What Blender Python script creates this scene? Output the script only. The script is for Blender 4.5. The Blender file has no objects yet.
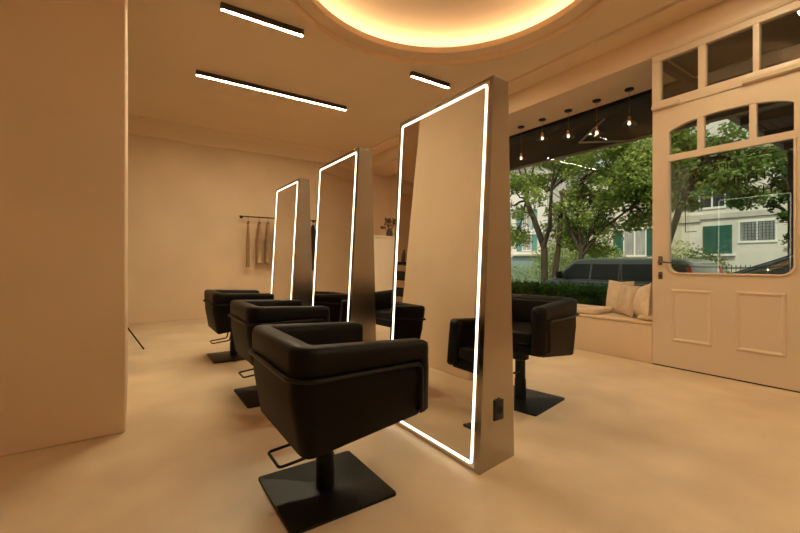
import bpy, bmesh, math, random
from mathutils import Vector, Matrix
random.seed(7)
sc = bpy.context.scene
COL = sc.collection
R = math.radians
PI = math.pi

# ------------------------------------------------------------------ camera, sky, sun, exposure
cam_d = bpy.data.cameras.new('camera')
cam = bpy.data.objects.new('camera', cam_d)
COL.objects.link(cam)
cam_d.sensor_width = 36
cam_d.lens = 36 * 395 / 800
cam_d.shift_y = -(266.5 - 262) / 800
cam_d.clip_end = 300
cam.location = (0, 0, 1.0)
cam.rotation_euler = (R(90), 0, R(-34))
sc.camera = cam

w = bpy.data.worlds.new('overcast_sky'); sc.world = w
w.use_nodes = True
wn = w.node_tree.nodes; wl = w.node_tree.links
bgn = wn['Background']
sky = wn.new('ShaderNodeTexSky'); sky.sky_type = 'NISHITA'; sky.sun_disc = False
sky.sun_elevation = R(48); sky.sun_rotation = R(250); sky.air_density = 1.2; sky.dust_density = 4.0
mixw = wn.new('ShaderNodeMixRGB'); mixw.inputs[0].default_value = 0.9
mixw.inputs[2].default_value = (1.0, 0.97, 0.88, 1)
wl.new(sky.outputs[0], mixw.inputs[1]); wl.new(mixw.outputs[0], bgn.inputs[0])
bgn.inputs[1].default_value = 0.72

sun_d = bpy.data.lights.new('sun', 'SUN'); sun_d.energy = 2.7; sun_d.angle = R(3); sun_d.color = (1, .93, .78)
sun = bpy.data.objects.new('sun', sun_d); COL.objects.link(sun)
sun.rotation_euler = Vector((0.55, 0.22, -0.92)).to_track_quat('-Z', 'Y').to_euler()

sc.view_settings.view_transform = 'Standard'
sc.view_settings.look = 'None'
sc.view_settings.exposure = 0.08
sc.view_settings.gamma = 1.0
sc.view_settings.use_curve_mapping = False
try:
    sc.cycles.use_denoising = True
    sc.cycles.max_bounces = 10
    sc.cycles.diffuse_bounces = 6
    sc.cycles.transparent_max_bounces = 16
    sc.cycles.sample_clamp_indirect = 6
except Exception:
    pass

E_COVE, E_STRIP, E_LINEAR, E_BULB = 34.0, 4.0, 290.0, 3.5
WARM = (1.0, 0.77, 0.47)
NEUTRAL = (1.0, 0.87, 0.56)

# ------------------------------------------------------------------ materials
def mat(name, col, rough=.6, metal=0, noise=0, nscale=3, bump=0, bscale=60, spec=.5, col2=None, coat=0, stretch=None, detail=4):
    m = bpy.data.materials.new(name); m.use_nodes = True
    n, l = m.node_tree.nodes, m.node_tree.links
    b = n['Principled BSDF']
    b.inputs['Base Color'].default_value = (*col, 1)
    b.inputs['Roughness'].default_value = rough
    b.inputs['Metallic'].default_value = metal
    b.inputs['Specular IOR Level'].default_value = spec
    if coat: b.inputs['Coat Weight'].default_value = coat
    tc = n.new('ShaderNodeTexCoord'); src = tc.outputs['Object']
    if stretch:
        mp = n.new('ShaderNodeMapping'); mp.inputs['Scale'].default_value = stretch
        l.new(src, mp.inputs[0]); src = mp.outputs[0]
    if noise or col2:
        t = n.new('ShaderNodeTexNoise'); t.inputs['Scale'].default_value = nscale; t.inputs['Detail'].default_value = detail
        l.new(src, t.inputs['Vector'])
        r = n.new('ShaderNodeValToRGB')
        c2 = col2 or tuple(min(1, c * (1 + noise)) for c in col)
        c1 = col if col2 else tuple(c * (1 - noise) for c in col)
        r.color_ramp.elements[0].position = .33; r.color_ramp.elements[1].position = .67
        r.color_ramp.elements[0].color = (*c1, 1); r.color_ramp.elements[1].color = (*c2, 1)
        l.new(t.outputs['Fac'], r.inputs[0]); l.new(r.outputs[0], b.inputs['Base Color'])
    if bump:
        t2 = n.new('ShaderNodeTexNoise'); t2.inputs['Scale'].default_value = bscale; t2.inputs['Detail'].default_value = 5
        l.new(src, t2.inputs['Vector'])
        bp = n.new('ShaderNodeBump'); bp.inputs['Strength'].default_value = bump; bp.inputs['Distance'].default_value = .01
        l.new(t2.outputs['Fac'], bp.inputs['Height']); l.new(bp.outputs[0], b.inputs['Normal'])
    return m

def emis(name, col, s):
    m = bpy.data.materials.new(name); m.use_nodes = True
    n, l = m.node_tree.nodes, m.node_tree.links
    n.remove(n['Principled BSDF'])
    e = n.new('ShaderNodeEmission'); e.inputs[0].default_value = (*col, 1); e.inputs[1].default_value = s
    l.new(e.outputs[0], n['Material Output'].inputs[0])
    return m

def glass(name, tint=(.93, .97, .95), ior=1.5, rough=0.0):
    m = bpy.data.materials.new(name); m.use_nodes = True
    n, l = m.node_tree.nodes, m.node_tree.links
    n.remove(n['Principled BSDF'])
    t = n.new('ShaderNodeBsdfTransparent'); t.inputs[0].default_value = (*tint, 1)
    g = n.new('ShaderNodeBsdfGlossy'); g.inputs['Roughness'].default_value = rough
    f = n.new('ShaderNodeFresnel')
    geo = n.new('ShaderNodeNewGeometry'); mr = n.new('ShaderNodeMapRange')   # same thin-pane reflectance from both faces
    mr.inputs['To Min'].default_value = ior; mr.inputs['To Max'].default_value = 1/ior
    l.new(geo.outputs['Backfacing'], mr.inputs['Value']); l.new(mr.outputs[0], f.inputs[0])
    x = n.new('ShaderNodeMixShader')
    l.new(f.outputs[0], x.inputs[0]); l.new(t.outputs[0], x.inputs[1]); l.new(g.outputs[0], x.inputs[2])
    l.new(x.outputs[0], n['Material Output'].inputs[0])
    return m

def leafmat(name, c1, c2, sc_=1.3):
    m = bpy.data.materials.new(name); m.use_nodes = True
    n, l = m.node_tree.nodes, m.node_tree.links
    n.remove(n['Principled BSDF'])
    tc = n.new('ShaderNodeTexCoord')
    t = n.new('ShaderNodeTexNoise'); t.inputs['Scale'].default_value = sc_; t.inputs['Detail'].default_value = 3
    l.new(tc.outputs['Object'], t.inputs['Vector'])
    r = n.new('ShaderNodeValToRGB'); r.color_ramp.elements[0].position = .35; r.color_ramp.elements[1].position = .65
    r.color_ramp.elements[0].color = (*c1, 1); r.color_ramp.elements[1].color = (*c2, 1)
    l.new(t.outputs['Fac'], r.inputs[0])
    d = n.new('ShaderNodeBsdfDiffuse'); tr = n.new('ShaderNodeBsdfTranslucent'); x = n.new('ShaderNodeMixShader'); x.inputs[0].default_value = .4
    l.new(r.outputs[0], d.inputs[0]); l.new(r.outputs[0], tr.inputs[0])
    l.new(d.outputs[0], x.inputs[1]); l.new(tr.outputs[0], x.inputs[2]); l.new(x.outputs[0], n['Material Output'].inputs[0])
    return m

M = dict(
    wall=mat('beige_plaster', (.70, .525, .355), .75, noise=.05, nscale=1.3, bump=.08, bscale=14),
    ceil=mat('ceiling_paint', (.74, .57, .40), .8, noise=.02, nscale=1),
    trim=mat('cream_trim', (.70, .52, .34), .5),
    floor=mat('microcement', (.60, .455, .305), .40, nscale=1.9, col2=(.76, .595, .41), bump=.04, bscale=9, detail=8),
    door=mat('door_paint', (.68, .53, .385), .42),
    leather=mat('black_leather', (.005, .0035, .0025), .46, bump=.08, bscale=160, spec=.15),
    shell=mat('black_shell', (.0045, .003, .0022), .52, bump=.05, bscale=200, spec=.13),
    blackmetal=mat('black_powder_coat', (.006, .005, .004), .42, spec=.25),
    steel=mat('brushed_steel', (.40, .36, .31), .22, metal=1, noise=.05, nscale=1.2, stretch=(.5, .5, 5)),
    mirror=mat('mirror_silver', (.86, .84, .80), .0, metal=1),
    blackplastic=mat('black_plastic', (.008, .008, .008), .35),
    strip=emis('led_strip', (1, .86, .64), E_STRIP),
    cove=emis('cove_led', WARM, E_COVE),
    linear=emis('linear_diffuser', NEUTRAL, E_LINEAR),
    bulb=emis('bulb_glow', (1, .82, .55), E_BULB),
    glass=glass('window_glass', (.86, .90, .86), 1.5),
    shopglass=glass('shop_glass', (.95, .94, .89), 1.2),
    sideglass=glass('side_light_glass', (.96, .96, .92), 1.07),
    topglass=glass('transom_glass', (.75, .75, .70), 2.0),
    clear=glass('shade_glass', (.84, .78, .68), 1.7, .02),
    brass=mat('aged_brass', (.30, .18, .09), .35, metal=1),
    copper=mat('copper', (.55, .27, .13), .3, metal=1),
    nickel=mat('dark_nickel', (.20, .17, .13), .35, metal=1),
    cushion=mat('linen', (.72, .56, .40), .95, noise=.06, nscale=18, bump=.3, bscale=120),
    cushion2=mat('striped_linen', (.52, .38, .26), .95, nscale=9, col2=(.68, .52, .37), bump=.3, bscale=120, stretch=(1, 5, .6)),
    cape=mat('tan_cape', (.44, .29, .17), .85, noise=.10, nscale=8),
    capeblack=mat('black_cape', (.015, .012, .010), .8),
    counter=mat('counter_white', (.74, .60, .44), .5),
    dried=mat('dried_flower', (.10, .055, .03), .9, noise=.3, nscale=30),
    vase=mat('dark_vase', (.05, .035, .025), .35),
    lettering=mat('glass_lettering', (.02, .02, .018), .6),
    gap=mat('gap_shade_black', (.01, .009, .008), .8),  # near-black colour standing in for the shade in gap and holes
    # outside
    frame3=mat('dark_side_frame', (.03, .03, .028), .5),
    bronze=mat('dark_bronze', (.07, .045, .028), .45, metal=.3),
    awning=mat('charcoal_awning', (.055, .052, .045), .85, noise=.08, nscale=2),
    awn_edge=mat('awning_rail', (.30, .30, .25), .5),
    facade=mat('cream_render', (.68, .64, .55), .9, noise=.06, nscale=.8, bump=.1, bscale=12),
    facade2=mat('pale_render', (.74, .74, .68), .9, noise=.04, nscale=.6),
    stone=mat('stone_band', (.52, .50, .42), .9, noise=.08, nscale=3),
    teal=mat('grey_teal_panel', (.22, .32, .30), .7),
    shutter=mat('green_shutter', (.018, .11, .075), .6, noise=.15, nscale=2),
    shutter2=mat('teal_shutter', (.14, .36, .32), .6),
    frame=mat('white_window_frame', (.78, .78, .72), .6),
    dkglass=mat('dark_pane', (.035, .045, .045), .08, spec=.25),
    curtain=mat('pane_with_curtain', (.34, .36, .34), .3, noise=.25, nscale=3, stretch=(1, 4, .3)),
    asphalt=mat('asphalt', (.12, .12, .11), .9, noise=.1, nscale=5),
    paving=mat('pavement', (.32, .31, .28), .9, noise=.08, nscale=4),
    bark=mat('bark', (.075, .058, .036), .9, noise=.3, nscale=6, bump=.5, bscale=20, stretch=(1, 1, .25)),
    leafA=leafmat('leaf_bright', (.19, .30, .06), (.42, .52, .15)),
    leafB=leafmat('leaf_mid', (.14, .24, .055), (.34, .44, .13)),
    leafC=leafmat('leaf_dark', (.025, .065, .015), (.09, .17, .035), 3),
    vanpaint=mat('van_paint', (.16, .21, .20), .25, metal=.4, coat=.6),
    carpaint=mat('dark_car_paint', (.016, .035, .032), .18, coat=.8),
    tyre=mat('tyre', (.012, .012, .012), .8),
    rim=mat('wheel_rim', (.4, .4, .4), .3, metal=1),
    red=mat('tail_lamp_red', (.45, .03, .02), .3),
    white=mat('tail_lamp_white', (.8, .78, .75), .3),
    iron=mat('wrought_iron', (.02, .02, .02), .6),
    roofm=mat('grey_roof', (.16, .16, .15), .9, noise=.1),
    corr=mat('corrugated_sheet', (.14, .14, .12), .7, noise=.2, nscale=3),
)

# ------------------------------------------------------------------ helpers
class MB:
    def __init__(s): s.v = []; s.f = []
    def add(s, v, f):
        o = len(s.v); s.v += [tuple(p) for p in v]; s.f += [tuple(i + o for i in q) for q in f]
    def box(s, a, b):
        (x0, y0, z0), (x1, y1, z1) = a, b
        s.add([(x0,y0,z0),(x1,y0,z0),(x1,y1,z0),(x0,y1,z0),(x0,y0,z1),(x1,y0,z1),(x1,y1,z1),(x0,y1,z1)],
              [(0,3,2,1),(4,5,6,7),(0,1,5,4),(1,2,6,5),(2,3,7,6),(3,0,4,7)])
        return s
    def loft(s, rings, closed=True, caps=True):
        n = len(rings[0]); o = len(s.v)
        for r in rings: s.v += [tuple(p) for p in r]
        for i in range(len(rings) - 1):
            for j in range(n if closed else n - 1):
                k = (j + 1) % n
                s.f.append((o+i*n+j, o+i*n+k, o+(i+1)*n+k, o+(i+1)*n+j))
        if caps:
            s.f.append(tuple(o + j for j in reversed(range(n))))
            s.f.append(tuple(o + (len(rings)-1)*n + j for j in range(n)))
        return s
    def prism(s, poly, axis, a, b):
        def P(p, t):
            if axis == 'x': return (t, p[0], p[1])
            if axis == 'y': return (p[0], t, p[1])
            return (p[0], p[1], t)
        return s.loft([[P(p, a) for p in poly], [P(p, b) for p in poly]])
    def lathe(s, prof, c=(0,0,0), seg=24):
        rings = [[(c[0]+max(r,1e-4)*math.cos(2*PI*j/seg), c[1]+max(r,1e-4)*math.sin(2*PI*j/seg), c[2]+z) for j in range(seg)] for r, z in prof]
        return s.loft(rings)
    def tube(s, path, r, seg=10, closed=False, r2=None):
        P = [Vector(p) for p in path]; n = len(P); rings = []; up = None
        for i in range(n):
            if closed: t = (P[(i+1) % n] - P[i-1]).normalized()
            else: t = (P[min(i+1, n-1)] - P[max(i-1, 0)]).normalized()
            if up is None:
                up = Vector((0,0,1)) if abs(t.z) < .9 else Vector((1,0,0))
            x = t.cross(up).normalized(); y = x.cross(t).normalized(); up = y
            rr = r if r2 is None else r + (r2 - r) * i / (n - 1)
            rings.append([P[i] + x*rr*math.cos(2*PI*j/seg) + y*rr*math.sin(2*PI*j/seg) for j in range(seg)])
        if closed:
            rings.append(rings[0]); s.loft(rings, caps=False)
        else: s.loft(rings)
        return s
    def build(s, name, m, parent=None, smooth=35, bevel=0, seg=2, loc=None):
        me = bpy.data.meshes.new(name); me.from_pydata(s.v, [], s.f); me.update()
        bm = bmesh.new(); bm.from_mesh(me)
        bmesh.ops.recalc_face_normals(bm, faces=bm.faces)
        if bevel:
            es = [e for e in bm.edges if len(e.link_faces) == 2 and e.calc_face_angle(0) > R(30)]
            bmesh.ops.bevel(bm, geom=es, offset=bevel, segments=seg, profile=.6, affect='EDGES', clamp_overlap=True)
        bm.to_mesh(me); bm.free()
        if smooth:
            me.shade_smooth()
            try: me.set_sharp_from_angle(angle=R(smooth))
            except Exception: pass
        me.materials.append(m)
        o = bpy.data.objects.new(name, me); COL.objects.link(o)
        if parent: o.parent = parent
        if loc: o.location = loc
        return o

def tag(o, label, cat, group=None, kind=None):
    if label: o['label'] = label
    if cat: o['category'] = cat
    if group: o['group'] = group
    if kind: o['kind'] = kind
    return o
def thing(name, label, cat, loc=(0,0,0), rz=0, group=None):
    o = bpy.data.objects.new(name, None); COL.objects.link(o); o.empty_display_size = .1
    o.location = loc; o.rotation_euler = (0, 0, rz)
    return tag(o, label, cat, group)
def struct(name, mb, m, parent=None, **k):
    o = mb.build(name, m, parent, **k)
    if parent is None: o['kind'] = 'structure'
    return o
def kids(o): return [c for c in COL.objects if c.parent == o]
def copy_tree(o, parent=None):
    c = o.copy(); COL.objects.link(c); c.parent = parent
    for ch in kids(o): copy_tree(ch, c)
    return c
def fillet(pts, r, seg=5, closed=False):
    P = [Vector(p) for p in pts]; n = len(P); out = []
    for i in range(n):
        if not closed and i in (0, n-1): out.append(P[i]); continue
        a, b, c = P[i-1], P[i], P[(i+1) % n]
        d1, d2 = (a-b), (c-b)
        rr = min(r, d1.length*.49, d2.length*.49)
        p1, p2 = b + d1.normalized()*rr, b + d2.normalized()*rr
        for k in range(seg+1):
            t = k/seg; out.append(p1*(1-t)**2 + b*2*t*(1-t) + p2*t*t)
    return out
def rrect(x0, y0, x1, y1, r, seg=5):
    return [(p.x, p.y) for p in fillet([(x0,y0,0),(x1,y0,0),(x1,y1,0),(x0,y1,0)], r, seg, True)]

# ------------------------------------------------------------------ ROOM SHELL
XD, YD0 = 4.21, 1.827           # door wall plane, its end
XW = 4.95                       # window wall plane
YB = 7.78                       # back wall
YN = -1.7; XL = -3.1
ZC = 3.30
CX, CY = 2.13, 2.39             # ceiling recess centre
struct('floor', MB().box((XL-.1, YN-.1, -.12), (XD+.06, YB+.1, 0)).box((XD+.06, YD0-.02, -.12), (XW+.05, YB+.1, 0)), M['floor'], smooth=0)
struct('wall_back', MB().box((XL-.15, YB, -.12), (XW+.15, YB+.15, 3.9)), M['wall'], smooth=0)
struct('wall_left', MB().box((XL-.15, YN-.15, -.12), (XL, YB, 3.9)), M['wall'], smooth=0)
struct('wall_rear', MB().box((XL, YN-.15, -.12), (XD+.2, YN, 3.9)), M['wall'], smooth=0)
struct('wall_partition', MB().box((XL, 2.82, 0), (-.04, 4.08, ZC)), M['wall'], bevel=.012, seg=3)

# ceiling with a round stepped recess
def circ(r, z, n=96): return [(CX+r*math.cos(2*PI*j/n), CY+r*math.sin(2*PI*j/n), z) for j in range(n)]
def sq(z, n=96):
    x0, x1, y0, y1 = XL, 3.96, YN, YB; out = []
    for j in range(n):
        a = 2*PI*j/n; dx, dy = math.cos(a), math.sin(a)
        t = min(((x1-CX)/dx if dx > 0 else (x0-CX)/dx) if abs(dx) > 1e-6 else 1e9, ((y1-CY)/dy if dy > 0 else (y0-CY)/dy) if abs(dy) > 1e-6 else 1e9)
        out.append((CX+dx*t, CY+dy*t, z))
    return out
c = MB()
ringsq = sq(ZC)
c.loft([ringsq, circ(1.44, ZC), circ(1.44, ZC+.055), circ(1.435, ZC+.06), circ(1.29, ZC+.06), circ(1.285, ZC+.065), circ(1.285, ZC+.125),
        circ(1.30, ZC+.13), circ(1.32, ZC+.13), circ(1.32, ZC+.085), circ(1.58, ZC+.085), circ(1.60, ZC+.12), circ(1.60, ZC+.20), circ(1.57, ZC+.24), circ(1.50, ZC+.265),
        circ(1.2, ZC+.28), circ(.8, ZC+.30), circ(.4, ZC+.31), circ(.02, ZC+.31)], caps=False)
# fill square corners
for (cx_, cy_) in ((XL, YN), (3.96, YN), (3.96, YB), (XL, YB)):
    best = sorted(ringsq, key=lambda p: (p[0]-cx_)**2 + (p[1]-cy_)**2)
    ex = min([p for p in ringsq if abs(p[0]-cx_) < 1e-4], key=lambda p: abs(p[1]-cy_))
    ey = min([p for p in ringsq if abs(p[1]-cy_) < 1e-4], key=lambda p: abs(p[0]-cx_))
    c.add([(cx_, cy_, ZC), ex, ey], [(0, 1, 2)])
struct('ceiling', c, M['ceil'], smooth=30)
struct('roof', MB().box((XL-.15, YN-.15, 3.9), (XW+.15, YB+.15, 4.0)), M['ceil'], smooth=0)  # unseen slab added above the ceiling to block sky light
# stepped beam along the street side and the soffit over the window niche
b = MB().prism([(3.96, 3.9), (3.96, ZC), (3.965, 3.268), (3.98, 3.258), (XD, 3.25), (XD, 3.9)], 'y', YN, YB)
struct('trim_1', b, M['ceil'], smooth=25)
struct('wall_lintel', MB().box((XD, YD0, 3.0), (XW+.15, YB, 3.9)), M['ceil'], smooth=0)
# beam on the back wall
b = MB().prism([(YB, 3.07), (YB-.10, 3.075), (YB-.115, 3.10), (YB-.15, 3.17), (YB-.21, 3.24), (YB-.30, 3.28), (YB-.31, ZC), (YB, ZC)], 'x', XL, XD)
struct('trim_2', b, M['ceil'], smooth=25)

# street wall: window wall behind the niche
WY0, WY1, WZ0, WZ1 = YD0+.02, 5.7, .40, 2.98
b = MB().box((XW, YD0, -.12), (XW+.15, YB, WZ0-.02)).box((XW, WY1, WZ0-.02), (XW+.15, YB, 3.0))
struct('wall_window', b, M['wall'], smooth=0)
# return of the door bay and the wall around the door
DY0, DY1 = .70, 1.80
b = MB().box((XD+.055, YD0-.05, -.12), (XW+.10, YD0, .44)).box((XD+.055, YD0-.05, 2.93), (XW+.10, YD0, 3.0))  .box((XD+.055, YD0-.05, .44), (XD+.085, YD0, 2.93))
w3 = struct('window_3', b, M['frame3'], smooth=0)
MB().box((XD+.085, YD0-.03, .44), (XW+.05, YD0-.022, 2.93)).build('window_pane', M['sideglass'], w3, smooth=0)
b = MB().box((XD, YN, -.12), (XD+.2, DY0-.06, 3.9)).box((XD, DY0-.06, 3.03), (XD+.2, YD0, 3.9))
struct('wall_door', b, M['wall'], smooth=0)
# window seat (plastered plinth)
b = MB().box((XD, YD0, 0), (XW, 6.0, .385))
struct('trim_3', b, M['wall'], bevel=.012, seg=2)
struct('trim_4', MB().box((XD-.012, YD0, .385), (XW, 6.0, .41)), M['trim'], bevel=.008)
# shop window
wf = struct('window_1', MB().box((XW+.01, WY0, WZ0), (XW+.07, WY1, WZ0+.03)).box((XW+.01, WY0, WZ1-.02), (XW+.07, WY1, WZ1+.02))
       .box((XW+.01, WY1-.03, WZ0), (XW+.07, WY1, WZ1)), M['blackmetal'], smooth=0)
MB().box((XW+.035, WY0+.02, WZ0+.03), (XW+.043, 3.35, WZ1-.02)).box((XW+.035, 3.354, WZ0+.03), (XW+.043, WY1-.03, WZ1-.02)).build('window_pane', M['shopglass'], wf, smooth=0)
# round outline mark on the shop window
ring = MB()
def circ3(r, n=32): return [(XW+.030, 3.97+r*math.cos(2*PI*j/n), 1.52+r*math.sin(2*PI*j/n)) for j in range(n)]
ring.tube(circ3(.078), .006, 6, closed=True)
ring.build('round_sign_letter', M['lettering'], wf)

# ------------------------------------------------------------------ transom window over the door
X0, X1 = XD-.005, XD+.06
t = MB().box((X0, DY0-.06, 2.94), (X1, YD0, 3.03)).box((X0, DY0-.06, 2.47), (X1, YD0, 2.555))
t.box((X0, 1.751, 2.555), (X1, YD0, 2.94)).box((X0, DY0-.06, 2.555), (X1, DY0+.02, 2.94))
t.box((X0, 1.389, 2.555), (X1, 1.447, 2.94)).box((X0, 1.026, 2.555), (X1, 1.068, 2.94))
tw = struct('window_2', t, M['door'], bevel=.006)
MB().box((XD+.025, DY0, 2.55), (XD+.031, 1.76, 2.945)).build('window_pane', M['topglass'], tw, smooth=0)
b = MB().prism([(X0-.035, 2.505), (X0-.03, 2.475), (X0, 2.465), (X0, 2.51)], 'y', 1.59, YD0-.01).prism([(X0-.035, 2.505), (X0-.03, 2.475), (X0, 2.465), (X0, 2.51)], 'y', DY0-.05, 1.13)
b.build('hinge_ledge', M['door'], tw)
b = MB().prism([(X0-.025, 3.05), (X0-.025, 3.02), (X0-.01, 3.0), (X0, 3.0), (X0, 3.05)], 'y', DY0-.06, YD0+.01)
b.build('cornice_moulding', M['door'], tw)

# ------------------------------------------------------------------ street door
def grid_door():
    """door slab as a profile with glazed openings: polygons in (y,z) extruded in x"""
    y0, y1, z0, z1 = DY0-.06, YD0-.004, .012, 2.462
    gx0, gx1 = .824, 1.680
    m = MB(); a, b_ = XD, XD+.05
    m.box((a, y0, z0), (b_, y1, .90-.0))                      # lower slab
    m.box((a, y0, .90), (b_, gx0, z1)).box((a, gx1, .90), (b_, y1, z1))
    # arch head
    N = 20
    def arch(y): 
        u = (y - (gx0+gx1)/2) / ((gx1-gx0)/2)
        return 2.185 + .125 * math.sqrt(max(0, 1 - abs(u)**2.0 * .86)) 
    pts = [(gx1, z1), (gx0, z1)] + [(gx0 + (gx1-gx0)*k/N, arch(gx0 + (gx1-gx0)*k/N)) for k in range(N+1)]
    m.prism(pts, 'x', a, b_)
    # horizontal rail and two mullions
    m.box((a+.004, gx0, 1.955), (b_-.004, gx1, 2.015))
    m.box((a+.004, 1.403, 2.015), (b_-.004, 1.455, arch(1.43))).box((a+.004, 1.046, 2.015), (b_-.004, 1.092, arch(1.07)))
    # rounded lower corners of the big pane
    r = .085
    for s, cy in ((1, gx0), (-1, gx1)):
        poly = [(cy, .90), (cy + s*r, .90)] + [(cy + s*(r - r*math.sin(k*PI/12)), .90 + r - r*math.cos(k*PI/12)) for k in range(1, 6)] + [(cy, .90+r)]
        m.prism(poly, 'x', a, b_)
    return m, arch
dm, arch = grid_door()
door = struct('door_1', dm, M['door'], smooth=25)
MB().box((XD+.022, .82, .89), (XD+.028, 1.685, 1.96)).build('window_pane', M['glass'], door, smooth=0)
MB().box((XD+.022, .82, 2.01), (XD+.028, 1.685, 2.31)).build('window_pane', M['glass'], door, smooth=0)
def panel(y0, y1, z0, z1):
    m = MB()
    o = [(y0, z0), (y1, z0), (y1, z1), (y0, z1)]
    def ins(k): return [(y0+k, z0+k), (y1-k, z0+k), (y1-k, z1-k), (y0+k, z1-k)]
    rings = [[(x, p[0], p[1]) for p in ins(k)] for k, x in ((0, XD+.002), (0, XD-.003), (.010, XD-.009), (.018, XD-.009), (.028, XD-.004), (.034, XD-.001), (.04, XD-.001))]
    m.loft(rings)
    return m.build('raised_panel', M['door'], door, smooth=20)
panel(1.34, 1.66, .255, .745); panel(.865, 1.18, .255, .755)
# moulding around the big pane
pth = [(XD-.004, 1.687, 1.95), (XD-.004, 1.687, .893), (XD-.004, .817, .893), (XD-.004, .817, 1.95)]
MB().tube(fillet(pth, .09, 7), .009, 8).build('glazing_bead', M['door'], door)
MB().box((XD+.005, DY0-.06, 0.0), (XD+.05, YD0-.004, .012)).build('door_gap_shade', M['gap'], door, smooth=0)  # dark strip painted in as the shade of the gap under the door
# handle set
hp = MB().box((XD-.010, 1.735, .97), (XD, 1.768, 1.055)).box((XD-.010, 1.735, .835), (XD, 1.768, .905)).build('handle_plate', M['nickel'], door, bevel=.003)
MB().tube(fillet([(XD-.006, 1.752, 1.0), (XD-.055, 1.752, 1.0), (XD-.055, 1.62, .992)], .015), .0085, 10).build('lever_handle', M['nickel'], door)
MB().lathe([(.009, 0), (.009, .006)], (0, 0, 0), 14).build('keyhole', M['gap'], door, loc=(XD-.012, 1.752, .868))
# glass lettering, written to be read from the street
def text(s, y, z, size, parent, name='window_lettering'):
    cu = bpy.data.curves.new('lettering_outline', 'FONT'); cu.body = s; cu.size = size; cu.extrude = .0006
    o = bpy.data.objects.new('lettering_outline', cu); COL.objects.link(o)
    bpy.context.view_layer.update()
    me = bpy.data.meshes.new_from_object(o.evaluated_get(bpy.context.evaluated_depsgraph_get()))
    bpy.data.objects.remove(o)
    # x -> -y ... read from +X side (outside): right-hand direction is -(-y) = +y
    me.transform(Matrix(((0, 0, 1, XD+.031), (1, 0, 0, y), (0, 1, 0, z), (0, 0, 0, 1))))
    me.materials.clear(); me.materials.append(M['lettering'])
    n = bpy.data.objects.new(name, me); COL.objects.link(n); n.parent = parent
    return n
text('OIP&', 1.160, 1.800, .088, door)
text('SH EIHH', .900, 1.668, .096, door)
text('XHY', .880, 1.560, .098, door)
text('HM', .93, 1.44, .055, door)
fr = MB()
lw = .0035
for (a, b_) in (((.862, 1.878), (1.60, 1.878)), ((.862, 1.878), (.862, 1.0)), ((1.556, 1.60), (1.556, 1.277)), ((1.556, 1.277), (1.47, 1.277)), ((.95, 1.878), (.95, 1.80)), ((.84, .955), (1.66, .955))):
    (ya, za), (yb, zb) = a, b_
    fr.box((XD+.0285, min(ya, yb)-lw, min(za, zb)-lw), (XD+.0295, max(ya, yb)+lw, max(za, zb)+lw))
fr.build('line_frame', M['lettering'], door, smooth=0)

# ------------------------------------------------------------------ LIGHT FITTINGS
cl = MB().tube([(CX+1.45*math.cos(2*PI*j/96), CY+1.45*math.sin(2*PI*j/96), ZC+.10) for j in range(96)], .012, 6, closed=True).build('cove_light', M['cove'])
tag(cl, 'warm glowing light ring hidden in the round ceiling recess', 'light')
def linear(x0, x1, y, label):
    t = thing('ceiling_light', label, 'light', ((x0+x1)/2, y, ZC), 0, 'linear ceiling lights')
    h = (x1-x0)/2
    MB().box((-h, -.026, -.055), (h, -.015, 0)).box((-h, .015, -.055), (h, .026, 0)).box((-h, -.015, -.055), (-h+.006, .015, 0)).box((h-.006, -.015, -.055), (h, .015, 0)).box((-h+.006, -.015, -.03), (h-.006, .015, 0)).build('housing', M['bronze'], t, bevel=.002)
    MB().box((-h+.007, -.0145, -.0545), (h-.007, .0145, -.031)).build('diffuser', M['linear'], t, smooth=0)
linear(.64, 1.40, 3.80, 'short black linear ceiling light nearest the left wall block')
linear(.62, 2.61, 5.30, 'longest black linear ceiling light, two metres, above the back chairs')
linear(2.78, 3.38, 3.88, 'small linear ceiling light to the right, above the big front mirror')
linear(2.95, 3.55, .93, 'linear ceiling light before the door, reflected in its top window')
linear(.9, 2.3, -.9, 'long linear ceiling light behind the viewpoint')

def pendant(y, zb, label, seed):
    t = thing('pendant_lamp', label, 'lamp', (4.75, y, 3.0), seed, 'glass pendants over the window seat')
    MB().lathe([(.0, 0), (.048, 0), (.050, -.006), (.046, -.016), (.0, -.018)]).build('ceiling_rose', M['blackmetal'], t)
    MB().tube([(0, 0, -.016), (0, 0, zb+.075)], .0022, 6).build('cord', M['brass'], t)
    MB().lathe([(.0, zb+.085), (.014, zb+.083), (.017, zb+.05), (.028, zb+.038), (.026, zb+.034), (.0, zb+.034)]).build('lamp_holder', M['copper'], t)
    sh = MB()
    prof = [(.028, .040), (.050, .030), (.072, .010), (.080, -.012), (.077, -.013), (.069, .007), (.048, .026), (.027, .036)]
    sh.loft([[(r*math.cos(2*PI*j/28), r*math.sin(2*PI*j/28), zb+z) for j in range(28)] for r, z in prof + [prof[0]]], caps=False)
    sh.build('lamp_shade', M['clear'], t)
    MB().lathe([(.0, zb+.034), (.010, zb+.03), (.017, zb+.012), (.015, zb-.002), (.008, zb-.010), (.0, zb-.012)], seg=14).build('bulb', M['bulb'], t)
pendant(2.153*4.75/4.44, -.405, 'glass pendant lamp nearest the door, first of the row over the window seat', 0)
pendant(2.69, -.41, 'second glass pendant lamp from the door, over the window seat', .5)
pendant(3.075, -.35, 'middle glass pendant lamp of the five over the window seat', 1)
pendant(3.475, -.275, 'fourth glass pendant lamp from the door, hung shortest', 1.5)
pendant(3.84, -.475, 'glass pendant lamp farthest from the door, beside the big mirror', 2)

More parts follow.
